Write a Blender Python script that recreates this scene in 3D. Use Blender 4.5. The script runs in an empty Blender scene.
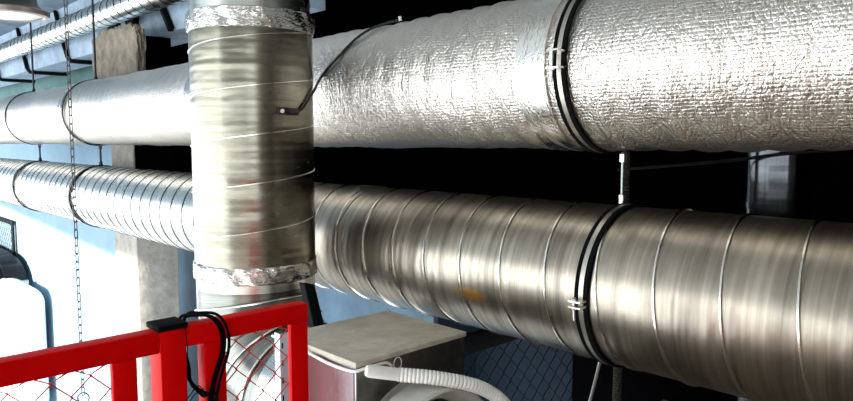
import bpy, bmesh, math, random
from mathutils import Vector, Matrix
random.seed(7)
scene = bpy.context.scene
COL = scene.collection
PI = math.pi

# ------------------------------------------------------------------ helpers
def tag(o, label=None, cat=None, group=None, kind=None):
    if label: o['label'] = label
    if cat: o['category'] = cat
    if group: o['group'] = group
    if kind: o['kind'] = kind
    return o

def thing(name, label, cat, loc=(0, 0, 0), group=None):
    o = bpy.data.objects.new(name, None); COL.objects.link(o)
    o.location = loc; o.empty_display_size = .05
    return tag(o, label, cat, group)

def obj(name, bm, mat, parent=None, smooth=True, angle=40):
    me = bpy.data.meshes.new(name)
    bmesh.ops.recalc_face_normals(bm, faces=bm.faces[:])
    if parent is not None:
        off = Vector((0, 0, 0)); p = parent
        while p is not None:
            off += p.location; p = p.parent
        bmesh.ops.translate(bm, verts=bm.verts[:], vec=-off)
    for f in bm.faces: f.smooth = smooth
    if smooth:
        lim = math.radians(angle)
        for e in bm.edges:
            if len(e.link_faces) == 2 and e.calc_face_angle(0) > lim: e.smooth = False
    bm.to_mesh(me); bm.free()
    me.materials.append(mat)
    o = bpy.data.objects.new(name, me); COL.objects.link(o)
    if parent is not None: o.parent = parent
    return o

def struct(name, bm, mat, smooth=False):
    return tag(obj(name, bm, mat, None, smooth), kind='structure')

def NB(): return bmesh.new()

def box(bm, x0, x1, y0, y1, z0, z1, bevel=0, seg=2):
    r = bmesh.ops.create_cube(bm, size=1)
    vs = r['verts']
    for v in vs:
        v.co = Vector((x0 + (v.co.x + .5) * (x1 - x0), y0 + (v.co.y + .5) * (y1 - y0), z0 + (v.co.z + .5) * (z1 - z0)))
    if bevel:
        es = list({e for v in vs for e in v.link_edges})
        bmesh.ops.bevel(bm, geom=es, offset=bevel, segments=seg, affect='EDGES', profile=.5)
    return bm

def frame_axes(axis):
    if axis == 'X': return Vector((1, 0, 0)), Vector((0, -1, 0)), Vector((0, 0, 1))
    if axis == 'Y': return Vector((0, 1, 0)), Vector((1, 0, 0)), Vector((0, 0, 1))
    return Vector((0, 0, 1)), Vector((1, 0, 0)), Vector((0, 1, 0))

def lathe(bm, c, axis, prof, seg=64, closed=False, wob=None):
    """revolve (position along axis, radius) pairs round the axis through c; UV = metres along, metres round"""
    a, u, w = frame_axes(axis); c = Vector(c)
    uv = bm.loops.layers.uv.verify()
    rings = []
    for t, r in prof:
        ring = []
        for k in range(seg):
            th = PI + 2 * PI * k / seg
            rr = r + (wob(t, th) if wob else 0)
            ring.append(bm.verts.new(c + a * t + (u * math.cos(th) + w * math.sin(th)) * rr))
        rings.append(ring)
    n = len(prof); ref = max(r for _, r in prof)
    for i in range(n if closed else n - 1):
        j = (i + 1) % n
        for k in range(seg):
            k2 = (k + 1) % seg
            f = bm.faces.new((rings[i][k], rings[j][k], rings[j][k2], rings[i][k2]))
            for lp, (t, kk) in zip(f.loops, ((prof[i][0], k), (prof[j][0], k), (prof[j][0], k + 1), (prof[i][0], k + 1))):
                lp[uv].uv = (t, (PI + 2 * PI * kk / seg) * ref)
    return bm

def ring_band(bm, c, axis, t0, t1, r0, r1, seg=72):
    return lathe(bm, c, axis, [(t0, r0), (t0, r1), (t1, r1), (t1, r0)], seg, closed=True)

def smooth_path(pts, n=6):
    P = [Vector(p) for p in pts]
    if len(P) < 3: return P
    out = []
    for i in range(len(P) - 1):
        p0 = P[max(i - 1, 0)]; p1 = P[i]; p2 = P[i + 1]; p3 = P[min(i + 2, len(P) - 1)]
        for k in range(n):
            t = k / n
            out.append(.5 * ((2 * p1) + (p2 - p0) * t + (2 * p0 - 5 * p1 + 4 * p2 - p3) * t * t + (3 * p1 - p0 - 3 * p2 + p3) * t ** 3))
    out.append(P[-1]); return out

def tube(bm, pts, r, seg=8, smooth=False, n=6, cap=True, rfun=None, closed=False):
    P = smooth_path(pts, n) if smooth else [Vector(p) for p in pts]
    m = len(P); rings = []
    nrm = None
    for i, p in enumerate(P):
        if closed: d = P[(i + 1) % m] - P[i - 1]
        else: d = P[min(i + 1, m - 1)] - P[max(i - 1, 0)]
        d.normalize()
        if nrm is None:
            nrm = d.orthogonal().normalized()
        else:
            nrm = (nrm - d * nrm.dot(d))
            nrm = nrm.normalized() if nrm.length > 1e-6 else d.orthogonal().normalized()
        b = d.cross(nrm)
        rr = rfun(i) if rfun else r
        rings.append([bm.verts.new(p + (nrm * math.cos(2 * PI * k / seg) + b * math.sin(2 * PI * k / seg)) * rr) for k in range(seg)])
    for i in range(m if closed else m - 1):
        a, b2 = rings[i], rings[(i + 1) % m]
        for k in range(seg):
            k2 = (k + 1) % seg
            bm.faces.new((a[k], a[k2], b2[k2], b2[k]))
    if cap and not closed:
        bm.faces.new(rings[0][::-1]); bm.faces.new(rings[-1])
    return bm

def helix(bm, c, axis, t0, t1, pitch, r, bead_w, bead_h, phase=0, sign=1, seg=72):
    """a raised lock seam: a low trapezoid bead wound round the pipe"""
    a, u, w = frame_axes(axis); c = Vector(c)
    turns = (t1 - t0) / pitch; n = int(turns * seg)
    prev = None
    for i in range(n + 1):
        f = i / seg
        th = sign * 2 * PI * f + phase; t = t0 + f * pitch
        rad = u * math.cos(th) + w * math.sin(th)
        cur = [bm.verts.new(c + a * (t - bead_w * .5) + rad * (r - .001)), bm.verts.new(c + a * (t - bead_w * .22) + rad * (r + bead_h)),
               bm.verts.new(c + a * (t + bead_w * .22) + rad * (r + bead_h)), bm.verts.new(c + a * (t + bead_w * .5) + rad * (r - .001))]
        if prev:
            for k in range(3): bm.faces.new((prev[k], prev[k + 1], cur[k + 1], cur[k]))
        prev = cur
    return bm

def hexnut(bm, c, axis, r, h):
    return lathe_cap(bm, c, axis, r, h, 6)

def lathe_cap(bm, c, axis, r, h, seg=24):
    return lathe(bm, c, axis, [(-h / 2, .0004), (-h / 2, r), (h / 2, r), (h / 2, .0004)], seg)

# ------------------------------------------------------------------ materials
def lin(c):
    return tuple((v / 12.92 if v <= .04045 else ((v + .055) / 1.055) ** 2.4) for v in [x / 255 for x in c]) + (1,)

def mat(name, rgb, rough=.5, metal=0, spec=.5, noise=0, nscale=8, bump=0, bscale=60, rgb2=None, coat=0):
    m = bpy.data.materials.new(name); m.use_nodes = True
    nt = m.node_tree; b = nt.nodes['Principled BSDF']
    b.inputs['Base Color'].default_value = lin(rgb)
    b.inputs['Roughness'].default_value = rough
    b.inputs['Metallic'].default_value = metal
    b.inputs['Specular IOR Level'].default_value = spec
    b.inputs['Coat Weight'].default_value = coat
    tc = nt.nodes.new('ShaderNodeTexCoord')
    if noise:
        n = nt.nodes.new('ShaderNodeTexNoise'); n.inputs['Scale'].default_value = nscale; n.inputs['Detail'].default_value = 8
        n.inputs['Roughness'].default_value = .65
        nt.links.new(tc.outputs['Object'], n.inputs['Vector'])
        r = nt.nodes.new('ShaderNodeValToRGB'); r.color_ramp.elements[0].position = .35; r.color_ramp.elements[1].position = .68
        c2 = rgb2 or tuple(v * (1 - noise) for v in rgb)
        r.color_ramp.elements[0].color = lin(c2); r.color_ramp.elements[1].color = lin(rgb)
        nt.links.new(n.outputs['Fac'], r.inputs['Fac']); nt.links.new(r.outputs['Color'], b.inputs['Base Color'])
    if bump:
        n2 = nt.nodes.new('ShaderNodeTexNoise'); n2.inputs['Scale'].default_value = bscale; n2.inputs['Detail'].default_value = 5
        nt.links.new(tc.outputs['Object'], n2.inputs['Vector'])
        bp = nt.nodes.new('ShaderNodeBump'); bp.inputs['Strength'].default_value = 1; bp.inputs['Distance'].default_value = bump
        nt.links.new(n2.outputs['Fac'], bp.inputs['Height']); nt.links.new(bp.outputs['Normal'], b.inputs['Normal'])
    return m

def N(nt, t, **k):
    n = nt.nodes.new(t)
    for a, v in k.items(): setattr(n, a, v)
    return n

def mapping(nt, src, sc, loc=(0, 0, 0)):
    m = N(nt, 'ShaderNodeMapping'); m.inputs['Scale'].default_value = sc; m.inputs['Location'].default_value = loc
    nt.links.new(src, m.inputs['Vector']); return m.outputs['Vector']

def math_node(nt, op, a, b=None):
    n = N(nt, 'ShaderNodeMath', operation=op)
    for i, v in enumerate((a, b)):
        if v is None: continue
        if isinstance(v, (int, float)): n.inputs[i].default_value = v
        else: nt.links.new(v, n.inputs[i])
    return n.outputs[0]

def noise(nt, vec, scale=1, detail=3, rough=.5):
    n = N(nt, 'ShaderNodeTexNoise'); n.inputs['Scale'].default_value = scale; n.inputs['Detail'].default_value = detail
    n.inputs['Roughness'].default_value = rough
    nt.links.new(vec, n.inputs['Vector']); return n.outputs['Fac']

def galvanised(name, rgb, rough, band=.002, dirt=.35, stain=False):
    """spiral-wound galvanised sheet: UV = (along, round) in metres"""
    m = bpy.data.materials.new(name); m.use_nodes = True
    nt = m.node_tree; b = nt.nodes['Principled BSDF']; b.inputs['Metallic'].default_value = 1
    tc = N(nt, 'ShaderNodeTexCoord'); uv = tc.outputs['UV']
    strips = noise(nt, mapping(nt, uv, (16, .25, 1)), 1, 1)
    streak = noise(nt, mapping(nt, uv, (38, .7, 1), (1, 5, 0)), 1, 3, .6)
    blocks = noise(nt, mapping(nt, uv, (9, 3.2, 1), (3, 1, 0)), 1, 2)
    scratch = noise(nt, mapping(nt, uv, (260, 5, 1)), 1, 3)
    h = math_node(nt, 'ADD', math_node(nt, 'MULTIPLY', strips, 1.0), math_node(nt, 'MULTIPLY', blocks, 1.1))
    h = math_node(nt, 'ADD', h, math_node(nt, 'MULTIPLY', scratch, .03))
    bp = N(nt, 'ShaderNodeBump'); bp.inputs['Strength'].default_value = 1; bp.inputs['Distance'].default_value = band
    nt.links.new(h, bp.inputs['Height']); nt.links.new(bp.outputs['Normal'], b.inputs['Normal'])
    cl = noise(nt, mapping(nt, uv, (5, 2.2, 1), (7, 2, 0)), 1, 6, .6)
    tint = math_node(nt, 'ADD', math_node(nt, 'MULTIPLY', cl, .45), math_node(nt, 'MULTIPLY', streak, .55))
    r = N(nt, 'ShaderNodeValToRGB'); r.color_ramp.elements[0].position = .3; r.color_ramp.elements[1].position = .7
    r.color_ramp.elements[0].color = lin(tuple(v * (1 - dirt) for v in rgb)); r.color_ramp.elements[1].color = lin(rgb)
    nt.links.new(tint, r.inputs['Fac'])
    nt.links.new(r.outputs['Color'], b.inputs['Base Color'])
    ro = math_node(nt, 'ADD', math_node(nt, 'MULTIPLY', blocks, .14), rough - .07)
    nt.links.new(ro, b.inputs['Roughness'])
    if stain:   # a rust-yellow rubbed mark with its own outline
        d = N(nt, 'ShaderNodeVectorMath', operation='DISTANCE')
        wv = N(nt, 'ShaderNodeMapping'); wv.inputs['Scale'].default_value = (1, 2.6, 1); nt.links.new(uv, wv.inputs['Vector'])
        nt.links.new(wv.outputs['Vector'], d.inputs[0]); d.inputs[1].default_value = stain
        nn = noise(nt, mapping(nt, uv, (45, 80, 1)), 1, 4)
        dd = math_node(nt, 'ADD', d.outputs['Value'], math_node(nt, 'MULTIPLY', nn, .07))
        rr = N(nt, 'ShaderNodeValToRGB'); rr.color_ramp.elements[0].position = .095; rr.color_ramp.elements[1].position = .15
        rr.color_ramp.elements[0].color = (.75, .75, .75, 1); rr.color_ramp.elements[1].color = (0, 0, 0, 1)
        nt.links.new(dd, rr.inputs['Fac'])
        mx = N(nt, 'ShaderNodeMix', data_type='RGBA'); nt.links.new(rr.outputs['Color'], mx.inputs[0])
        nt.links.new(r.outputs['Color'], mx.inputs[6]); mx.inputs[7].default_value = lin((235, 165, 60))
        nt.links.new(mx.outputs[2], b.inputs['Base Color'])
    return m

def foil(name, rgb, rough, grid=True, wrinkle=.004, gridh=.0014):
    """reinforced aluminium foil wrap: fine lines along and round, wrinkles across"""
    m = bpy.data.materials.new(name); m.use_nodes = True
    nt = m.node_tree; b = nt.nodes['Principled BSDF']; b.inputs['Metallic'].default_value = 1
    tc = N(nt, 'ShaderNodeTexCoord'); uv = tc.outputs['UV']
    warp = N(nt, 'ShaderNodeTexNoise'); warp.inputs['Scale'].default_value = 9; warp.inputs['Detail'].default_value = 3
    nt.links.new(uv, warp.inputs['Vector'])
    wa = N(nt, 'ShaderNodeVectorMath', operation='SCALE'); nt.links.new(warp.outputs['Color'], wa.inputs[0]); wa.inputs['Scale'].default_value = .035
    ad = N(nt, 'ShaderNodeVectorMath', operation='ADD'); nt.links.new(uv, ad.inputs[0]); nt.links.new(wa.outputs[0], ad.inputs[1])
    wuv = ad.outputs[0]
    # wrinkles: distance to voronoi edges, stretched, two sizes
    def vor(sc, loc=(0, 0, 0)):
        v = N(nt, 'ShaderNodeTexVoronoi', feature='DISTANCE_TO_EDGE'); v.inputs['Scale'].default_value = 1
        nt.links.new(mapping(nt, wuv, sc, loc), v.inputs['Vector'])
        return math_node(nt, 'MINIMUM', v.outputs['Distance'], .22)
    v1 = vor((34, 12, 1)); v2 = vor((80, 44, 1), (4, 2, 0))
    folds = noise(nt, mapping(nt, uv, (7, 1.0, 1)), 1, 3, .55)
    h = math_node(nt, 'ADD', math_node(nt, 'MULTIPLY', v1, wrinkle * 2.6), math_node(nt, 'MULTIPLY', v2, wrinkle * 1.5))
    h = math_node(nt, 'ADD', h, math_node(nt, 'MULTIPLY', folds, wrinkle * 6))
    if grid:
        sx = N(nt, 'ShaderNodeSeparateXYZ')
        w2 = N(nt, 'ShaderNodeVectorMath', operation='SCALE'); nt.links.new(warp.outputs['Color'], w2.inputs[0]); w2.inputs['Scale'].default_value = .008
        a2 = N(nt, 'ShaderNodeVectorMath', operation='ADD'); nt.links.new(uv, a2.inputs[0]); nt.links.new(w2.outputs[0], a2.inputs[1])
        nt.links.new(a2.outputs[0], sx.inputs[0])
        def lines(s, per, p):
            t = math_node(nt, 'ABSOLUTE', math_node(nt, 'SINE', math_node(nt, 'MULTIPLY', s, PI / per)))
            return math_node(nt, 'POWER', t, p)
        g = math_node(nt, 'ADD', math_node(nt, 'MULTIPLY', lines(sx.outputs['Y'], .0155, .35), gridh),
                      math_node(nt, 'MULTIPLY', lines(sx.outputs['X'], .021, .3), gridh * .45))
        h = math_node(nt, 'ADD', h, g)
    bp = N(nt, 'ShaderNodeBump'); bp.inputs['Strength'].default_value = 1; bp.inputs['Distance'].default_value = 1
    nt.links.new(h, bp.inputs['Height']); nt.links.new(bp.outputs['Normal'], b.inputs['Normal'])
    b.inputs['Base Color'].default_value = lin(rgb)
    b.inputs['Roughness'].default_value = rough
    return m

M = {}
STAIN = (-2.15, 2.6 * (2 * PI - .29) * .345, 0)
M['galv'] = galvanised('galvanised_spiral', (192, 181, 163), .34, .0048, .45, STAIN)
M['galv_bright'] = galvanised('galvanised_clean', (222, 222, 214), .27, .0012, .15)
M['galv_vertical'] = galvanised('galvanised_vertical', (160, 156, 138), .26, .0036, .3)
M['galv_elbow'] = galvanised('galvanised_elbow', (138, 138, 130), .24, .0016, .3)
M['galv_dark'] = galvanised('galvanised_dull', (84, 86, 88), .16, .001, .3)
M['seam'] = mat('seam_metal', (225, 222, 212), .22, 1)
M['seam_dark'] = mat('seam_shaded', (14, 14, 14), .9, 0, .05)  # ridge shadow and dark reflection of the seam put into the colour
M['foil'] = foil('foil_wrap', (222, 214, 204), .32, True, .0036, .0012)
M['tape'] = foil('foil_tape', (206, 204, 196), .22, False, .0022)
M['tape_flat'] = foil('foil_tape_smooth', (232, 228, 220), .2, False, .0016)
M['rubber'] = mat('black_rubber', (5, 5, 5), .85, 0, .1)
M['black'] = mat('black_paint', (6, 6, 7), .75, 0, .12)
M['black_plastic'] = mat('black_plastic', (10, 10, 11), .35)
M['band'] = mat('clamp_steel', (178, 172, 160), .4, 1)
M['steel'] = mat('zinc_steel', (225, 222, 215), .28, 1)
M['rod'] = mat('threaded_rod_zinc', (150, 160, 152), .35, 1, bump=.0006, bscale=300)
M['rod_dark'] = mat('dark_rod', (30, 32, 34), .5, .4)
M['red'] = mat('red_enamel', (232, 0, 2), .5, 0, .08, noise=.07, nscale=4, bump=.0004, bscale=35)
M['red_wire'] = mat('red_wire_coating', (190, 12, 22), .4)
M['chain'] = mat('chain_zinc', (84, 84, 82), .35, 1)
M['concrete'] = mat('column_concrete', (142, 131, 114), .9, 0, .2, noise=.3, nscale=7, bump=.010, bscale=22)
M['column'] = mat('column_render', (164, 158, 148), .9, 0, .2, noise=.2, nscale=6, bump=.008, bscale=22)
M['concrete_dark'] = mat('ceiling_concrete', (214, 220, 222), .9, 0, .2, noise=.25, nscale=2.5, bump=.004, bscale=12)
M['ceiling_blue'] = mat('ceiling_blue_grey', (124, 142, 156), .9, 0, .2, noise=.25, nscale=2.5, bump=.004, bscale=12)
M['beam'] = mat('beam_paint', (166, 184, 200), .75, 0, .3, noise=.22, nscale=3, bump=.004, bscale=14)
M['wall_blue'] = mat('wall_pale_blue', (134, 160, 178), .85, 0, .2, noise=.08, nscale=1.2)
M['wall_white'] = mat('wall_white_dado', (236, 240, 242), .8, 0, .2, noise=.04, nscale=1.5)
M['wall_green'] = mat('wall_green_grey', (96, 130, 128), .85, 0, .2, noise=.15, nscale=1.5)
M['wall_navy'] = mat('wall_slate_blue', (84, 106, 122), .8, 0, .2, noise=.2, nscale=1.5)
M['wall_navy_shaded'] = mat('slate_blue_shaded', (9, 25, 37), .8, 0, .2, noise=.2, nscale=1.5)  # slate wall's shade under the ducts put into the colour
M['void'] = mat('unlit_wall', (4, 4, 5), .95, 0, 0)  # near-black, so the recess's darkness sits in the colour
M['floor'] = mat('deck_floor', (146, 130, 114), .7, 0, .3, noise=.3, nscale=3, bump=.002, bscale=30)
M['floor_pale'] = mat('pale_screed', (176, 178, 178), .7, 0, .3, noise=.12, nscale=1.5)
M['unseen_facade'] = mat('unseen_facade_wall', (170, 160, 150), .8, 0, .2, noise=.15, nscale=1.5)
M['red_band'] = mat('red_reflection_strip', (150, 28, 30), .6)
M['lid'] = mat('housing_lid', (214, 206, 188), .6, .1, .3, noise=.25, nscale=7, bump=.0012, bscale=60, rgb2=(176, 168, 150))
M['housing'] = mat('housing_sheet', (150, 148, 142), .36, 1, .4, noise=.3, nscale=6, bump=.001, bscale=25)
M['white_metal'] = mat('white_collar', (214, 212, 204), .35, .3, noise=.1, nscale=9)
M['white_plastic'] = mat('white_plastic', (238, 236, 228), .4)
M['white_cable'] = mat('white_cable', (240, 238, 230), .45)
M['grey_flex'] = mat('grey_conduit', (70, 66, 60), .5, .4)
M['vehicle'] = mat('white_bodywork', (240, 242, 244), .3, 0, .5)
M['glass_black'] = mat('black_glass', (6, 6, 8), .4, 0, .3)
M['strut'] = mat('slotted_strut', (196, 204, 210), .45, .3)
M['lamp_rim'] = mat('lamp_rim', (150, 138, 128), .35, .7)
M['lamp_lens'] = mat('lamp_lens', (215, 215, 215), .3, .2)

# ------------------------------------------------------------------ measures (metres, eye height 1.6)
YD = 2.668                       # both horizontal ducts hang in one vertical plane
ZU, RU = 1.918, .36              # foil wrapped duct
ZL, RL = .972, .345              # bare spiral duct
VX, VY, RV = -3.36, 1.9, .325    # vertical duct
X0, X1 = -17.0, 1.3
CEIL = 3.75
ZF = -5.0                         # floor of the hall below the deck

# ------------------------------------------------------------------ setting
b = NB(); box(b, -1.95, 7, -6, 3.9, -.3, 0); struct('floor', b, M['floor'])
b = NB(); box(b, -34, -1.95, -6.2, 8.5, ZF - .3, ZF); tag(struct('floor_lower', b, M['floor_pale']))
b = NB(); box(b, -6.5, 7, -6.2, 8.5, CEIL, CEIL + .3); struct('ceiling', b, M['concrete_dark'])
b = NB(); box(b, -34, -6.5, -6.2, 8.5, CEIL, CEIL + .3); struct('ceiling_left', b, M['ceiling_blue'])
# back wall, left stretch: green-grey strip under the beam, pale blue; the sun whitens its lower part
b = NB(); box(b, -34, -10.75, 4.5, 4.8, ZF, CEIL); struct('wall_back', b, M['wall_blue'])
b = NB(); box(b, -33.9, -10.75, 4.45, 4.5, 2.3, CEIL); struct('trim_1', b, M['wall_green'])
# dark recess to the right of the column, closed by a low blue wall
b = NB(); box(b, -10.68, -4.15, 4.05, 4.25, ZF, .62); struct('wall_low', b, M['wall_navy'])
b = NB(); box(b, -4.15, -2.62, 4.55, 4.75, ZF, .62); box(b, -4.15, -4.1, 4.05, 4.55, ZF, .62); struct('wall_low_shaded', b, M['wall_navy_shaded'])
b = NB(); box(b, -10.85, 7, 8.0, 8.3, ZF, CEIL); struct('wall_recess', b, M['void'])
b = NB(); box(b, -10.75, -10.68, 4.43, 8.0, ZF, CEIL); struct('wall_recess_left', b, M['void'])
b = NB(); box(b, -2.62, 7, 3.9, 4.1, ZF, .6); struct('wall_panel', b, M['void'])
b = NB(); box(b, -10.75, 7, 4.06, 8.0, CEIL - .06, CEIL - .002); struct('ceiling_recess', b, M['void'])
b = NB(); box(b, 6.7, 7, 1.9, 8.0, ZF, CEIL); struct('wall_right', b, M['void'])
b = NB(); box(b, 6.7, 7, -6.2, 1.9, -.3, .9); box(b, 6.7, 7, -2.4, 1.9, .9, 2.9); box(b, 6.7, 7, -6.2, 1.9, 2.9, CEIL); struct('wall_right_fill_opening', b, M['unseen_facade'])  # unseen window opening added for light on the gate
b = NB(); box(b, -8.5, -8.46, 3.18, 3.66, 1.0, 2.88); struct('column_shade_sheet', b, M['void'])  # added black sheet, standing in for shade on the column's upper side
# unseen front wall behind the viewer, windows widened for fill, red strip for reflections
def prism(b, pts, y0, y1):
    A = [b.verts.new((x, y0, z)) for x, z in pts]; B = [b.verts.new((x, y1, z)) for x, z in pts]
    b.faces.new(A); b.faces.new(B[::-1])
    n = len(pts)
    for i in range(n): b.faces.new((A[i], A[(i + 1) % n], B[(i + 1) % n], B[i]))
def unseen_facade():
    b = NB()
    # head sloped and stepped to shape the sun patch on wall and column
    prism(b, [(-34, CEIL), (-34, 3.74), (-22.8, 3.74), (-4.6, 2.99), (-4.6, CEIL)], -6.2, -6.0)
    box(b, -4.6, -2.85, -6.2, -6.0, 3.34, CEIL)
    box(b, -2.85, 7, -6.2, -6.0, 2.35, CEIL)
    for x in (-34, -29, -24, -18.9, -4.6, -2.9, 1.2, 4.0, 6.9):
        box(b, x, x + .09, -6.19, -6.01, ZF, 2.95 if x < -2.9 else 2.35)
    box(b, -2.9, 7, -6.18, -6.02, .62, .95)
    box(b, -1.95, 7, -6.18, -6.02, -.3, .62)
    return b
struct('wall_front_unseen', unseen_facade(), M['unseen_facade'])
b = NB(); box(b, -2.9, 5, -6.0, -5.9, .64, .93); struct('reflection_strip', b, M['red_band'])  # unseen red strip added to tint the duct reflections
# beam along the ducts
b = NB(); box(b, -33.9, -5.7, 3.5, 4.05, 2.9, CEIL); struct('beam', b, M['beam'])
# column with its rough head
b = NB(); box(b, -9.25, -8.5, 3.16, 3.68, ZF, 2.45, .012); struct('column', b, M['column'])
def rough_head():
    b = NB(); box(b, -9.45, -7.98, 3.05, 3.155, 2.05, 2.96)
    bmesh.ops.subdivide_edges(b, edges=b.edges[:], cuts=12, use_grid_fill=True)
    for v in b.verts:
        s = .03 if v.co.z < 2.85 else .07
        n = Vector((random.uniform(-1, 1), random.uniform(-.4, .2), random.uniform(-1.1, .5)))
        v.co += n * s * .7 + Vector((0, 0, -.05 if abs(v.co.x + 8.7) > .6 and v.co.z > 2.85 else 0))
    return b
tag(obj('column_head', rough_head(), M['concrete'], None, True, 25), kind='structure')

# ------------------------------------------------------------------ ducts
def prof_range(a, bb, step, r):
    n = max(2, int((bb - a) / step)); return [(a + (bb - a) * i / n, r) for i in range(n + 1)]

# foil wrapped duct
t = thing('insulated_duct', 'thick horizontal duct wrapped in silver foil insulation, the upper of the two long ducts', 'duct', (0, YD, ZU - RU))
def wobU(x, th):
    return (.003 * math.sin(x * 9.3 + 1.3 * math.sin(th)) + .0062 * math.sin(x * 43 + th * 1.6 + math.sin(3 * th + x)) * (.55 + .45 * math.sin(2.3 * x + th)) + .003 * math.sin(x * 4.1 + 3 * th) - .005)
obj('foil_wrap', lathe(NB(), (0, YD, ZU), 'X', prof_range(X0, X1, .025, RU), 112, wob=wobU), M['foil'], t)
for x in (-1.79, -8.33, -5.06):
    obj('foil_tape', lathe(NB(), (0, YD, ZU), 'X', [(x - .075, RU - .008), (x - .075, RU + .0045), (x + .075, RU + .0045), (x + .075, RU - .008)], 96), M['tape_flat'], t)

# bare spiral duct
t = thing('spiral_duct', 'bare galvanised spiral duct with ribbed seams hanging below the foil wrapped duct', 'duct', (0, YD, ZL - RL))
XS = -4.45
obj('duct_pipe', lathe(NB(), (0, YD, ZL), 'X', prof_range(XS, X1, .12, RL), 128), M['galv'], t)
obj('duct_pipe', lathe(NB(), (0, YD, ZL), 'X', prof_range(X0, XS, .25, RL), 128), M['galv_bright'], t)
# seam phase: passes theta=0 at x=-.961
ph = 2 * PI * ((-.961 - (-4.42)) / .2485)
obj('seam', helix(NB(), (0, YD, ZL), 'X', -4.42, X1 - .02, .2485, RL, .015, .0075, phase=ph, sign=-1), M['seam'], t)
tag(obj('seam', helix(NB(), (0, YD, ZL), 'X', X0 + .02, -4.47, .216, RL, .019, .003, phase=1.0, sign=-1), M['seam_dark'], t), 'dark seam lines')
obj('joint_sleeve', lathe(NB(), (0, YD, ZL), 'X', [(-3.42, RL - .002), (-3.42, RL + .004), (-3.40, RL + .006), (-3.22, RL + .006), (-3.2, RL + .004), (-3.2, RL - .002)], 128), M['galv'], t)

# vertical duct and its elbow
t = thing('vertical_duct', 'wide vertical galvanised spiral duct with a bent elbow at its foot, left of centre', 'duct', (VX, VY, 0))
PX, PZ = -2.86, .817
RB = PX - VX
obj('duct_pipe', lathe(NB(), (VX, VY, 0), 'Z', prof_range(.86, 2.2, .12, RV), 112), M['galv_vertical'], t)
obj('duct_pipe', lathe(NB(), (VX, VY, 0), 'Z', prof_range(2.2, CEIL, .2, RV - .012), 112), M['galv_bright'], t)
obj('seam', helix(NB(), (VX, VY, 0), 'Z', .93, 2.17, .247, RV, .011, .0045, phase=-2.15 - 3.64, sign=1), M['seam'], t)
def wobT(z, th): return .006 * math.sin(9 * th + z * 40) * math.sin(5 * th) + .004 * math.sin(23 * th + 60 * z)
obj('foil_tape', lathe(NB(), (VX, VY, 0), 'Z', [(2.165, RV), (2.17, RV + .007), (2.20, RV + .010), (2.23, RV + .009), (2.262, RV + .007), (2.27, RV - .006)], 140, wob=wobT), M['tape'], t)
obj('foil_tape', lathe(NB(), (VX, VY, 0), 'Z', [(.862, RV - .002), (.868, RV + .006), (.895, RV + .009), (.925, RV + .008), (.948, RV + .006), (.953, RV)], 140, wob=wobT), M['tape'], t)
# elbow gores: mitred rings about the pivot line y = VY, x = PX, z = PZ
cuts = [0, 12, 34, 56, 78, 90]
def mitre_ring(a_deg, r):
    a = math.radians(a_deg)
    mid = {0: 0, 12: 0, 34: 23, 56: 45, 78: 67, 90: 90}
    pts = []
    n = 96
    # the pipe segment direction next to this cut
    for k in range(n):
        th = 2 * PI * k / n
        s = r * math.cos(th)                     # inwards (+) towards the pivot
        pts.append((s, VY + r * math.sin(th)))
    # distance from pivot along the cut plane, corrected for the mitre
    out = []
    half = 0 if a_deg in (0, 90) else (12 if a_deg in (12, 78) else 11)
    for s, y in pts:
        d = (RB - s) / math.cos(math.radians(half))
        out.append(Vector((PX - d * math.cos(a), y, PZ - d * math.sin(a))))
    return out
def gore(a0, a1, r, mt):
    b = NB(); uv = b.loops.layers.uv.verify()
    A = [b.verts.new(p) for p in mitre_ring(a0, r)]; B = [b.verts.new(p) for p in mitre_ring(a1, r)]
    n = len(A)
    for k in range(n):
        f = b.faces.new((A[k], A[(k + 1) % n], B[(k + 1) % n], B[k]))
        for lp, (u, v) in zip(f.loops, ((a0, k), (a0, k + 1), (a1, k + 1), (a1, k))):
            lp[uv].uv = (u * .009, v / n * 2 * PI * r)
    return obj('elbow_gore', b, mt, t)
b = lathe(NB(), (VX, VY, 0), 'Z', [(PZ, RV - .004), (.87, RV - .004)], 96); obj('elbow_collar', b, M['galv_bright'], t)
for i in range(5): gore(cuts[i], cuts[i + 1], RV - .004, M['galv_elbow'])
for a in cuts[1:5]:
    ring = mitre_ring(a, RV + .003)
    obj('standing_seam', tube(NB(), ring, .0065, 8, closed=True), M['seam'], t)
b = lathe(NB(), (0, VY, PZ - RB), 'X', [(PX, RV - .004), (-2.585, RV - .004)], 96); obj('elbow_outlet', b, M['galv_bright'], t)

# glossy vertical pipe in the recess and a cable in front of it
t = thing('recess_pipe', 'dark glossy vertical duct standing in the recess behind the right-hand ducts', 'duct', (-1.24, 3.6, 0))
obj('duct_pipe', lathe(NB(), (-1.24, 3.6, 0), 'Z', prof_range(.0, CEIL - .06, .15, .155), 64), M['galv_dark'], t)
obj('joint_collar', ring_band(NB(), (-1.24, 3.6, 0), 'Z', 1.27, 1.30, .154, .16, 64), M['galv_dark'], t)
tag(obj('cable', tube(NB(), [(-2.0, 3.38, 1.44), (-1.42, 3.38, 1.50), (-1.1, 3.40, 1.545), (-.6, 3.42, 1.58), (.4, 3.45, 1.6)], .008, 8, True), M['black_plastic']),
    'thin dark cable slung across the glossy vertical duct in the recess', 'cable')

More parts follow.
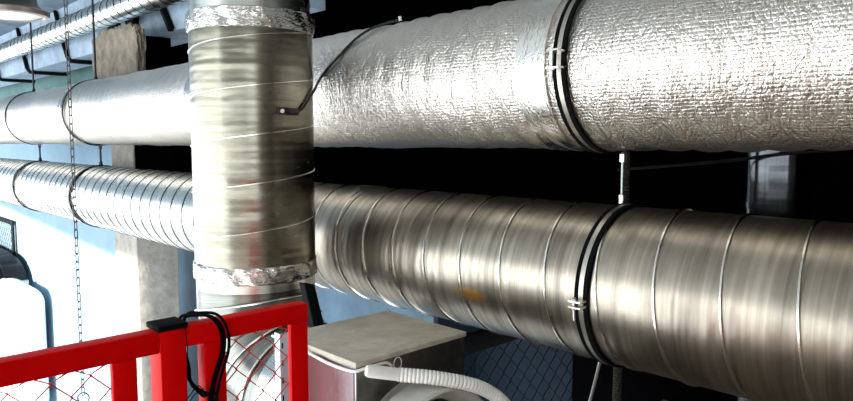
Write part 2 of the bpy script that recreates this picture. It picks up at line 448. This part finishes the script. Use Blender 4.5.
# thin spiral duct along the beam
t = thing('small_spiral_duct', 'thin bright spiral duct running along the painted beam at top left', 'duct', (0, 3.2, 3.08))
SR, SZ, SY = .16, 3.239, 3.2
obj('duct_pipe', lathe(NB(), (0, SY, SZ), 'X', prof_range(-24, -5.6, .3, SR), 64), M['galv_bright'], t)
tag(obj('seam', helix(NB(), (0, SY, SZ), 'X', -23.9, -5.65, .235, SR, .022, .004, sign=-1, seg=40), M['seam_dark'], t), 'dark seam lines')

# ------------------------------------------------------------------ hangers
def clamp(t, x, zc, r, lugth, wide, rodtop, steel=True, lug_len=.05, gap=.034):
    """band with rubber lining, two lugs with a bolt, a rod upwards"""
    w = wide
    def band_part(name, x0, x1, r0, r1, m, lab=None):
        o = obj(name, ring_band(NB(), (0, YD, zc), 'X', x0, x1, r0, r1, 96), m, t)
        if lab: o['label'] = lab
    band_part('rubber_lining', x - w / 2, x - w / 2 + w * .29, r + .0045, r + .013, M['rubber'], 'black rubber edge')
    band_part('rubber_lining', x + w / 2 - w * .34, x + w / 2, r + .0045, r + .013, M['rubber'], 'black rubber edge')
    band_part('clamp_band', x - w * .21, x + w * .16, r + .0045, r + .0115, M['band'])
    # lugs at angle lugth on the viewer side
    for s in (-1, 1):
        th = lugth + s * gap
        b = NB(); box(b, -w * .5, w * .45, -lug_len, 0, -.004, .004, .001, 1)
        R = Matrix.Rotation(-th, 4, 'X')
        bmesh.ops.transform(b, matrix=Matrix.Translation((x, YD - math.cos(th) * (r + .008), zc + math.sin(th) * (r + .008))) @ R, verts=b.verts[:])
        obj('clamp_lug', b, M['steel'], t)
    th = lugth
    c = Vector((x - w * .25, YD - math.cos(th) * (r + .008 + lug_len * .6), zc + math.sin(th) * (r + .008 + lug_len * .6)))
    tang = Vector((0, math.sin(th), math.cos(th)))
    b = NB(); tube(b, [c - tang * (r * gap + .06), c + tang * (r * gap + .012)], .0055, 10); obj('clamp_bolt', b, M['steel'], t)
    for a0, a1 in ((r * gap + .004, r * gap + .012), (-r * gap - .014, -r * gap - .004)): obj('clamp_nut', tube(NB(), [c + tang * a0, c + tang * a1], .010, 6), M['steel'], t)

def hanger(x, label, near, zc, r, lugth, wide, group):
    t = thing('duct_hanger', label, 'hanger', (x, YD, zc + r + .013), group)
    top = CEIL if zc == ZU else ZU - RU - .013
    clamp(t, x, zc, r, lugth, wide, top, True, .05, .085 if near and zc == ZU else .03)
    zb = zc + r + .013; dxr = .035 if near and zc == ZL else .005
    rm = M['rod'] if near else M['rod_dark']; cm = M['steel'] if near else M['rod_dark']
    ro = obj('threaded_rod', tube(NB(), [(x - dxr, YD, zb), (x - dxr, YD, top)], .0065 if near else .012, 10), rm, t)
    for z0, z1 in ((zb - .002, zb + .035), (top - .036, top - .002)):
        b = NB(); lathe_cap(b, (x - dxr, YD, (z0 + z1) / 2), 'Z', .0145 if near else .02, z1 - z0, 20)
        o = obj('coupling', b, cm, ro)
        if near: o['label'] = 'bright zinc coupling'
GU, GL = 'hangers clamped round the foil wrapped duct', 'hangers clamped round the bare spiral duct'
hanger(-1.635, 'wide double-lined clamp round the foil wrapped duct near centre right', True, ZU, RU, .02, .062, GU)
hanger(-8.2, 'hanger clamp round the foil wrapped duct beside the hanging chain', False, ZU, RU, .06, .05, GU)
hanger(-10.75, 'hanger clamp round the foil wrapped duct at the far left end', False, ZU, RU, .06, .05, GU)
hanger(-1.52, 'double-lined clamp and short threaded rod holding the bare spiral duct at centre right', True, ZL, RL, -.06, .062, GL)
hanger(-8.15, 'hanger clamp and short rod round the bare spiral duct beside the chain', False, ZL, RL, .02, .06, GL)
hanger(-10.6, 'hanger clamp and short rod round the bare spiral duct at the far left end', False, ZL, RL, .02, .06, GL)

# rod hanging below the lower clamp, and the grey flexible conduits
tag(obj('drop_rod', tube(NB(), [(-1.652, 2.69, .612), (-1.70, 2.68, .39), (-1.785, 2.66, .008)], .008, 10, True), M['steel']),
    'thin pale slanting rod below the clamp of the bare spiral duct', 'rod')
def corrugated(bm, pts, r, pitch, n=40, seg=14, amp=.14):
    P = smooth_path(pts, n)
    # resample evenly
    out = [P[0]]; acc = 0; step = pitch / 4
    for a, c in zip(P, P[1:]):
        d = (c - a).length
        while acc + d >= step:
            k = (step - acc) / d; a = a.lerp(c, k); out.append(a.copy()); d = (c - a).length; acc = 0
        acc += d
    tube(bm, out, r, seg, rfun=lambda i: r * (1 + amp * (1, .3, -1, .3)[i % 4]))
    return bm
tag(obj('flexible_conduit', corrugated(NB(), [(-1.84, 3.15, .02), (-1.83, 3.15, .6), (-1.82, 3.15, 1.2), (-1.82, 3.15, 1.8), (-1.82, 3.15, 2.7)], .022, .016), M['grey_flex']),
    'dark grey corrugated conduit rising behind both horizontal ducts at centre right', 'conduit')

# sensor plate on the vertical duct with its wire onto the foil duct
ths = math.atan2(1.73 - 1.9, -3.03 + 3.36)
t = thing('duct_sensor', 'small black sensor plate fixed to the side of the vertical duct', 'sensor', (-3.04, 1.84, 1.73))
b = NB(); box(b, 0, .012, -.062, .062, -.018, .018, .004)
c = Vector((VX + (RV + .002) * math.cos(.04), VY + (RV + .002) * math.sin(.04), 1.752))
bmesh.ops.transform(b, matrix=Matrix.Translation(c) @ Matrix.Rotation(.04, 4, 'Z') @ Matrix.Rotation(-.03, 4, 'X'), verts=b.verts[:])
obj('sensor_plate', b, M['black_plastic'], t)
b = NB(); lathe_cap(b, (0, 0, 0), 'X', .011, .006, 20)
bmesh.ops.transform(b, matrix=Matrix.Translation(c) @ Matrix.Rotation(.04, 4, 'Z') @ Matrix.Translation((.0135, -.042, 0)), verts=b.verts[:])
tag(obj('sensor_button', b, M['white_plastic'], t), 'white round button')
SENSOR_C = c
def on_vd(th, z, off=.008): return (VX + (RV + off) * math.cos(th), VY + (RV + off) * math.sin(th), z)
def on_ud(x, th, off=.008): return (x, YD - (RU + off) * math.cos(th), ZU + (RU + off) * math.sin(th))
WIRE = [on_vd(.2, 1.752, .012), on_vd(.31, 1.767, .012), on_vd(.45, 1.805, .012), on_vd(.6, 1.845, .012), on_vd(.76, 1.876, .014), (-3.21, 2.22, 1.92),
        on_ud(-3.29, .14), on_ud(-3.24, .26), on_ud(-3.17, .42), on_ud(-3.10, .73), on_ud(-3.05, 1.0), on_ud(-2.98, 1.2), on_ud(-2.92, 1.31)]
w = thing('sensor_wire', 'black wire running from the sensor plate over the foil wrapped duct', 'wire', WIRE[0])
obj('wire', tube(NB(), WIRE, .0075, 8, True), M['black_plastic'], w)
tag(obj('wire_clip', tube(NB(), [on_ud(-2.91, 1.32, .004), on_ud(-2.91, 1.32, .03)], .009, 10), M['white_plastic'], w), 'white clip at the wire end')

# ------------------------------------------------------------------ red fence and gate
FX0, FX1 = -1.73, -1.68
def chain_link(y0, y1, z0, z1, x, wcol, r, zoff=0, seg=5):
    b = NB(); p = 2 * wcol; i = 0; y = y0
    while y < y1 - 1e-6:
        pts = []; z = z1 + zoff; k = i % 2
        while z > z0:
            s = k % 2
            yy = min(y + (wcol * 1.03 if s else -wcol * .03), y1)
            zz = min(max(z, z0), z1)
            # small bend at each knuckle
            pts.append((x + (.0025 if s else -.0025), max(yy, y0), zz))
            z -= wcol; k += 1
        if len(pts) > 1: tube(b, pts, r, seg)
        y += wcol; i += 1
    return b
t = thing('mesh_fence', 'red fence panel with wire mesh, left of the black-capped post', 'fence', (-1.70, .2, 0))
obj('top_rail', box(NB(), FX0, FX1, -.9, .672, 1.064, 1.12, .003), M['red'], t)
obj('bottom_rail', box(NB(), FX0, FX1, -.9, .672, .06, .11, .003), M['red'], t)
obj('stile', box(NB(), FX1 - .022, FX1 - .001, .557, .616, .11, 1.064, .003), M['red'], t)
obj('stile', box(NB(), FX0 + .002, FX1 - .001, -.9, -.84, .0, 1.064, .003), M['red'], t)
obj('wire_mesh', chain_link(-.84, .557, .11, 1.064, -1.705, .0437, .0025, .02), M['red_wire'], t)
t = thing('fence_post', 'square red post with a black plastic cap between fence panel and gate', 'post', (-1.71, .709, 0))
obj('post_tube', box(NB(), -1.75, -1.679, .674, .742, 0, 1.122, .003), M['red'], t)
tag(obj('post_cap', box(NB(), -1.755, -1.674, .668, .747, 1.118, 1.134, .004), M['rubber'], t), 'black plastic cap')
t = thing('gate', 'red gate leaf with wire mesh, right of the black-capped post', 'gate', (-1.70, .93, 0))
obj('top_rail', box(NB(), FX0, FX1, .744, 1.117, 1.066, 1.12, .003), M['red'], t)
obj('bottom_rail', box(NB(), FX0, FX1, .793, 1.117, .06, .115, .003), M['red'], t)
obj('stile', box(NB(), FX0 + .001, FX1 - .001, .793, .853, .115, 1.066, .003), M['red'], t)
obj('stile', box(NB(), FX1 - .02, FX1 - .001, 1.058, 1.117, .115, 1.066, .003), M['red'], t)
obj('hinge', box(NB(), FX0 + .01, FX1 - .01, .742, .794, .40, .44, .003), M['red'], t)
obj('wire_mesh', chain_link(.853, 1.058, .115, 1.066, -1.705, .041, .0025, .022), M['red_wire'], t)

# cable coil hung over the gate rail
t = thing('cable_coil', 'black cable looped over the top rail of the red gate', 'cable', (-1.70, .80, 1.12))
def strand(dy, dz, dx):
    return [(-1.664 + dx, .79 + dy, .86), (-1.664 + dx, .81 + dy, .96), (-1.663 + dx, .838 + dy, 1.04), (-1.661 + dx, .835 + dy, 1.10), (-1.668 + dx, .812 + dy, 1.135 + dz),
            (-1.70, .785 + dy, 1.139 + dz), (-1.742 - dx, .765 + dy, 1.125 + dz), (-1.748 - dx, .757 + dy, 1.06), (-1.735, .762 + dy, 1.0), (-1.71, .768, .955 - dz),
            (-1.667 + dx, .785 + dy, .935 - dz), (-1.660 + dx, .80 + dy, .93), (-1.657 + dx, .797 + dy, .86), (-1.657 + dx, .797 + dy, .7)]
for i, (dy, dz, dx) in enumerate(((0, 0, 0), (.009, .006, .007), (-.010, .003, .004))):
    obj('cable_strand', tube(NB(), strand(dy, dz, dx), .0042, 8, True), M['rubber'], t)
obj('tie_wire', tube(NB(), [(-1.66, .775, .95), (-1.655, .757, .965), (-1.655, .735, .945), (-1.655, .725, .935)], .0015, 6, True), M['rubber'], t)
obj('tie_wire', tube(NB(), [(-1.66, .775, .95), (-1.655, .75, .945), (-1.655, .73, .925), (-1.66, .72, .932)], .0013, 6, True), M['rubber'], t)
obj('tie_wire', tube(NB(), [(-1.675, .74, 1.125), (-1.67, .738, 1.09), (-1.673, .742, 1.06), (-1.668, .737, 1.03)], .0013, 6, True), M['rubber'], t)

# ------------------------------------------------------------------ fan housing
BX0, BX1, BY0, BY1, BZ0, BZ1 = -2.57, -2.04, 1.572, 2.185, -.05, .735
t = thing('fan_housing', 'grey sheet metal fan housing with a pale lid behind the red gate', 'fan unit', (-2.31, 1.89, BZ0))
obj('housing_body', box(NB(), BX0, BX1, BY0, BY1, BZ0, BZ1 - .008, .004), M['housing'], t)
obj('housing_lid', box(NB(), BX0 - .006, BX1 + .006, BY0 - .006, BY1 + .006, BZ1 - .008, BZ1 + .014, .004), M['lid'], t)
CY, CZ = 1.88, .285
def collar():
    return lathe(NB(), (BX1, CY, CZ), 'X', [(0, .335), (.012, .335), (.016, .315), (.05, .30), (.09, .292)], 80)
obj('inlet_flange', collar(), M['white_metal'], t)
obj('inlet_ring', lathe(NB(), (BX1, 1.81, .30), 'X', [(.075, .29), (.08, .325), (.10, .338), (.225, .338), (.235, .328), (.225, .315), (.19, .29), (.13, .27)], 80), M['white_metal'], t)
tag(obj('inlet_cone', lathe(NB(), (BX1, 1.81, .30), 'X', [(.13, .271), (.10, .19), (.09, .10), (.09, .001)], 64), M['galv_dark'], t), 'dark open inlet')
def fading_panel():
    m = mat('fading_red_panel', (120, 26, 28), .5, .1)
    nt = m.node_tree; bs = nt.nodes['Principled BSDF']
    tc = N(nt, 'ShaderNodeTexCoord'); sx = N(nt, 'ShaderNodeSeparateXYZ'); nt.links.new(tc.outputs['Object'], sx.inputs[0])
    n = noise(nt, mapping(nt, tc.outputs['Object'], (5, 5, 3)), 1, 6, .65)
    f = math_node(nt, 'ADD', math_node(nt, 'MULTIPLY', math_node(nt, 'SUBTRACT', sx.outputs['X'], .17), 2.8), n)  # dark red gives way to pale grey along X, broken by noise
    r = N(nt, 'ShaderNodeValToRGB'); r.color_ramp.elements[0].position = .3; r.color_ramp.elements[1].position = .85
    r.color_ramp.elements[0].color = lin((92, 14, 18)); r.color_ramp.elements[1].color = lin((146, 128, 132))
    nt.links.new(f, r.inputs['Fac']); nt.links.new(r.outputs['Color'], bs.inputs['Base Color'])
    return m
tag(obj('side_panel', box(NB(), BX0 + .004, BX1 - .012, BY0 - .004, BY0, BZ0 + .01, BZ1 - .018), fading_panel(), t), 'dark red side panel turning pale along its length')
obj('housing_latch', box(NB(), BX0 + .49, BX0 + .508, BY0 - .014, BY0 - .004, .56, .585, .003), M['black_plastic'], t)
def slotted():
    b = NB()
    y0, y1, x0 = 1.30, 1.33, -2.33
    return b
for sx in (BX0 + .02, BX1 - .05):
    for sy in (BY0 + .02, BY1 - .05):
        obj('support_leg', box(NB(), sx, sx + .04, sy, sy + .04, ZF, BZ0), M['strut'], t)

# slotted upright in front of the elbow, seen through the gate
t = thing('slotted_upright', 'pale slotted steel upright standing behind the gate mesh', 'upright', (-2.42, 1.50, ZF))
b = NB(); box(b, -2.425, -2.419, 1.468, 1.526, ZF, .80); box(b, -2.46, -2.425, 1.468, 1.474, ZF, .80)
obj('channel', b, M['strut'], t, False)
z = .75
while z > .2:
    tag(obj('slot', box(NB(), -2.4195, -2.4183, 1.476, 1.483, z - .012, z + .012), M['black'], t, False), 'dark slot'); z -= .075

# white hose, stub, thin cable with coils
t = thing('drain_hose', 'white corrugated hose arching across the round inlet of the fan housing', 'hose', (-1.98, 1.56, .74))
HS = [(-1.995, 1.586, .724), (-1.945, 1.705, .692)]
obj('hose_stub', tube(NB(), [HS[0], (-1.99, 1.597, .721), HS[1]], .025, 20, rfun=lambda i: (.02, .025, .025)[i]), M['white_plastic'], t)
HP = [HS[1], (-1.86, 1.81, .676), (-1.79, 1.93, .640), (-1.77, 2.03, .590), (-1.755, 2.11, .525), (-1.75, 2.16, .45), (-1.75, 2.185, .3), (-1.75, 2.185, 0.03)]
obj('corrugated_hose', corrugated(NB(), HP, .027, .0155, seg=20, amp=.07), M['white_plastic'], t)
WC = [(-2.62, 1.553, .735), (-2.4, 1.553, .728), (-2.2, 1.553, .712), (-2.045, 1.556, .716), (-2.015, 1.60, .725), (-2.02, 1.70, .722), (-2.025, 1.74, .70)]
t = thing('white_cable', 'thin white cable along the lid edge of the fan housing with two small loops', 'cable', (-2.05, 1.55, .72))
obj('cable_run', tube(NB(), WC, .006, 8, True), M['white_cable'], t)
def loop(y, z, r, s=.0022):
    return tube(NB(), [(-2.028, y + r * math.cos(a) * .8, z + r * math.sin(a)) for a in [2 * PI * k / 24 for k in range(24)]], s, 6, closed=True)
obj('cable_loop', loop(1.775, .70, .026), M['white_cable'], t)
obj('cable_loop', loop(1.67, .695, .02), M['white_cable'], t)

# ------------------------------------------------------------------ dark struts and mesh screen under the ducts
t = thing('mesh_screen', 'dark wire mesh guard screen below the bare spiral duct, right of the fan housing', 'guard', (-2.9, 3.2, -.0))
obj('top_bar', box(NB(), -2.94, -2.89, 2.24, 4.46, .235, .36, .004), M['black'], t)
obj('side_bar', box(NB(), -2.94, -2.89, 4.40, 4.46, -1.6, .235, .004), M['black'], t)
obj('wire_mesh', chain_link(2.24, 4.40, -1.6, .235, -2.915, .075, .004, .01), M['black'], t)
b = NB()
A = [b.verts.new((-2.655, y, z)) for y, z in ((1.715, .95), (1.773, .935), (1.85, .632), (1.79, .632))]
B = [b.verts.new((-2.605, v.co.y, v.co.z)) for v in A]
b.faces.new(A); b.faces.new(B[::-1])
for i in range(4): b.faces.new((A[i], A[(i + 1) % 4], B[(i + 1) % 4], B[i]))
bmesh.ops.bevel(b, geom=b.edges[:], offset=.004, segments=1, affect='EDGES')
tag(obj('brace', b, M['black'], None, False), 'black slanting brace standing on the elbow between the vertical duct and the fan housing', 'brace')

# ------------------------------------------------------------------ chain
t = thing('hanging_chain', 'thin zinc link chain hanging from the ceiling at left', 'chain', (-2.75, .80, .62))
def chain_mesh():
    b = NB(); z = CEIL - .02; k = 0; Lk, wd, r = .036, .0135, .0019
    while z > .60:
        pts = []
        for j in range(14):
            a = 2 * PI * j / 14
            u = math.cos(a) * wd * .5; v = math.sin(a) * wd * .5 + (Lk - wd) * .5 * (1 if math.sin(a) >= 0 else -1)
            q = .6 + (k % 2) * PI / 2
            pts.append((-2.80 + u * math.cos(q), .815 + u * math.sin(q), z + v))
        tube(b, pts, r, 6, closed=True); z -= Lk - 2.6 * r; k += 1
    return b, z
cb, zend = chain_mesh()
obj('chain_links', cb, M['chain'], t)
obj('end_ring', tube(NB(), [(-2.80 + .021 * math.cos(a) * .55, .815 + .021 * math.cos(a) * .83, zend + .004 + .021 * math.sin(a)) for a in [2 * PI * k / 20 for k in range(20)]], .003, 6, closed=True), M['chain'], t)

# ------------------------------------------------------------------ pendant lamp
LC = Vector((-4.72, 1.05, 2.36))
t = thing('pendant_lamp', 'round black pendant lamp with a pale rim at the top left corner', 'lamp', LC)
obj('lamp_housing', lathe(NB(), LC, 'Z', [(.02, .20), (.05, .165), (.13, .15), (.26, .14), (.28, .12), (.285, .001)], 48), M['black_plastic'], t)
tag(obj('lamp_rim', lathe(NB(), LC, 'Z', [(-.01, .185), (-.02, .20), (-.015, .222), (.012, .226), (.022, .20)], 64), M['lamp_rim'], t), 'pale brown metal rim')
obj('lamp_lens', lathe(NB(), LC, 'Z', [(-.005, .188), (-.018, .15), (-.024, .08), (-.025, .001)], 48), M['lamp_lens'], t)
obj('lamp_stem', tube(NB(), [LC + Vector((0, 0, .28)), (LC.x, LC.y, CEIL)], .012, 10), M['black_plastic'], t)

# ------------------------------------------------------------------ bent black bars round the beam and small brackets
def bent_bar(x, lab):
    b = NB()
    tube(b, [(x - .55, 3.46, 3.72), (x - .28, 3.46, 3.30), (x - .02, 3.46, 2.94), (x + .04, 3.49, 2.87), (x + .08, 3.60, 2.862), (x + .1, 4.1, 2.862)], .035, 8)
    tag(obj('bent_bar', b, M['black'], None, False), lab, 'bar', 'bent black bars under the beam')
bent_bar(-16.5, 'bent black bar under the painted beam, at the left picture edge')
bent_bar(-14.3, 'bent black bar under the painted beam, above the far left hanger')
bent_bar(-11.9, 'bent black bar under the painted beam, behind the hanging chain')
b = NB(); tube(b, [(-8.75, 3.46, 3.72), (-8.3, 3.46, 3.30), (-7.98, 3.46, 2.91)], .045, 4)
tag(obj('flat_strap', b, M['black'], None, False), 'straight black strap on the beam face, right of the rough column head', 'strap')
for x, lab in ((-10.0, 'small black wedge bracket above the rough column head, left one'), (-9.35, 'small black wedge bracket above the rough column head, right one')):
    b = NB()
    vs = [b.verts.new(p) for p in ((x, 3.42, 3.18), (x + .32, 3.42, 3.2), (x + .26, 3.42, 2.93), (x, 3.499, 3.18), (x + .32, 3.499, 3.2), (x + .26, 3.499, 2.93))]
    b.faces.new(vs[:3]); b.faces.new(vs[3:])
    for i in range(3): b.faces.new((vs[i], vs[(i + 1) % 3], vs[3 + (i + 1) % 3], vs[3 + i]))
    tag(obj('wedge_bracket', b, M['black'], None, False), lab, 'bracket', 'wedge brackets on the beam')

# ------------------------------------------------------------------ vehicle and framed mesh panel far left below
def rounded(x0, x1, y0, y1, z0, z1, bev, seg=6): return box(NB(), x0, x1, y0, y1, z0, z1, bev, seg)
t = thing('vehicle', 'white rounded vehicle with a black upper part at the left edge below the ducts', 'vehicle', (-22, 4.1, ZF))
obj('body', rounded(-28, -17.2, 3.5, 4.37, -4.85, -1.75, .42, 8), M['vehicle'], t)
def cab():
    b = NB()
    prism(b, [(-27.9, -1.95), (-18.8, -1.95), (-18.9, -1.75), (-19.3, -1.42), (-19.9, -1.28), (-27.9, -1.2)], 3.75, 4.36)
    bmesh.ops.bevel(b, geom=b.edges[:], offset=.12, segments=4, affect='EDGES')
    return b
tag(obj('cab_glass', cab(), M['glass_black'], t), 'black glazed upper part')
tag(obj('cowl_strip', tube(NB(), [(-27.8, 3.72, -1.85), (-18.9, 3.72, -1.85), (-18.7, 3.8, -1.85), (-18.65, 4.3, -1.85)], .06, 8), M['steel'], t), 'bright strip below the glass')
for x in (-26.4, -19.6):
    for y in (3.52, 4.22): obj('wheel', lathe(NB(), (x, y, -4.65), 'Y', [(0, .001), (0, .2), (0, .33), (.02, .35), (.16, .35), (.18, .33), (.18, .001)], 32), M['rubber'], t)
t = thing('framed_guard', 'dark framed mesh guard panel standing behind the white vehicle', 'guard', (-19, 4.3, ZF))
obj('frame_post', box(NB(), -20.6, -20.4, 4.40, 4.44, ZF, -.50, .004), M['black'], t)
obj('frame_bar', box(NB(), -27.8, -20.6, 4.40, 4.44, -.62, -.50, .004), M['black'], t)
b = NB()
for x in [(-27.8 + .22 * k) for k in range(40)]:
    for s in (1, -1):
        xa, xb = (x, x + 2.2) if s > 0 else (x + 2.2, x)
        za, zb = -2.75, -.6
        # clip the diagonals to the frame
        def cl(xq, zq, xr, zr):
            if xq > -20.6: k = (-20.6 - xr) / (xq - xr); xq, zq = -20.6, zr + (zq - zr) * k
            return xq, zq
        if min(xa, xb) > -20.7: continue
        p1 = cl(xa, za, xb, zb); p2 = cl(xb, zb, xa, za)
        tube(b, [(p1[0], 4.42, p1[1]), (p2[0], 4.42, p2[1])], .006, 4)
obj('wire_mesh', b, M['black'], t, False)

# ------------------------------------------------------------------ light: daylight through the unseen front windows and the open left end
w = bpy.data.worlds.new('sky'); scene.world = w; w.use_nodes = True
bg = w.node_tree.nodes['Background']
bg.inputs['Color'].default_value = (.86, .93, 1.0, 1)
bg.inputs['Strength'].default_value = 4.0
sd = bpy.data.lights.new('sun', 'SUN'); so = bpy.data.objects.new('sun', sd); COL.objects.link(so)
sd.energy = 12; sd.angle = math.radians(.8); sd.color = (1, .96, .9)
so.rotation_euler = Vector((-.6, 1, -.343)).to_track_quat('-Z', 'Y').to_euler(); so.location = (-5, -12, 6)

# ------------------------------------------------------------------ camera
cam = bpy.data.cameras.new('camera'); co = bpy.data.objects.new('camera', cam); COL.objects.link(co)
cam.sensor_fit = 'HORIZONTAL'; cam.sensor_width = 36; cam.lens = 36 * 680 / 853
cam.clip_start = .02
yaw = math.radians(43.6866); pitch = math.radians(5.0006)
f = Vector((-math.cos(yaw) * math.cos(pitch), math.sin(yaw) * math.cos(pitch), -math.sin(pitch)))
co.location = (0, 0, 1.6)
co.rotation_euler = f.to_track_quat('-Z', 'Y').to_euler()
scene.camera = co
vs = scene.view_settings
scene.display_settings.display_device = 'sRGB'
vs.view_transform = 'Standard'; vs.look = 'None'; vs.gamma = 1; vs.use_curve_mapping = False
vs.exposure = 0.45
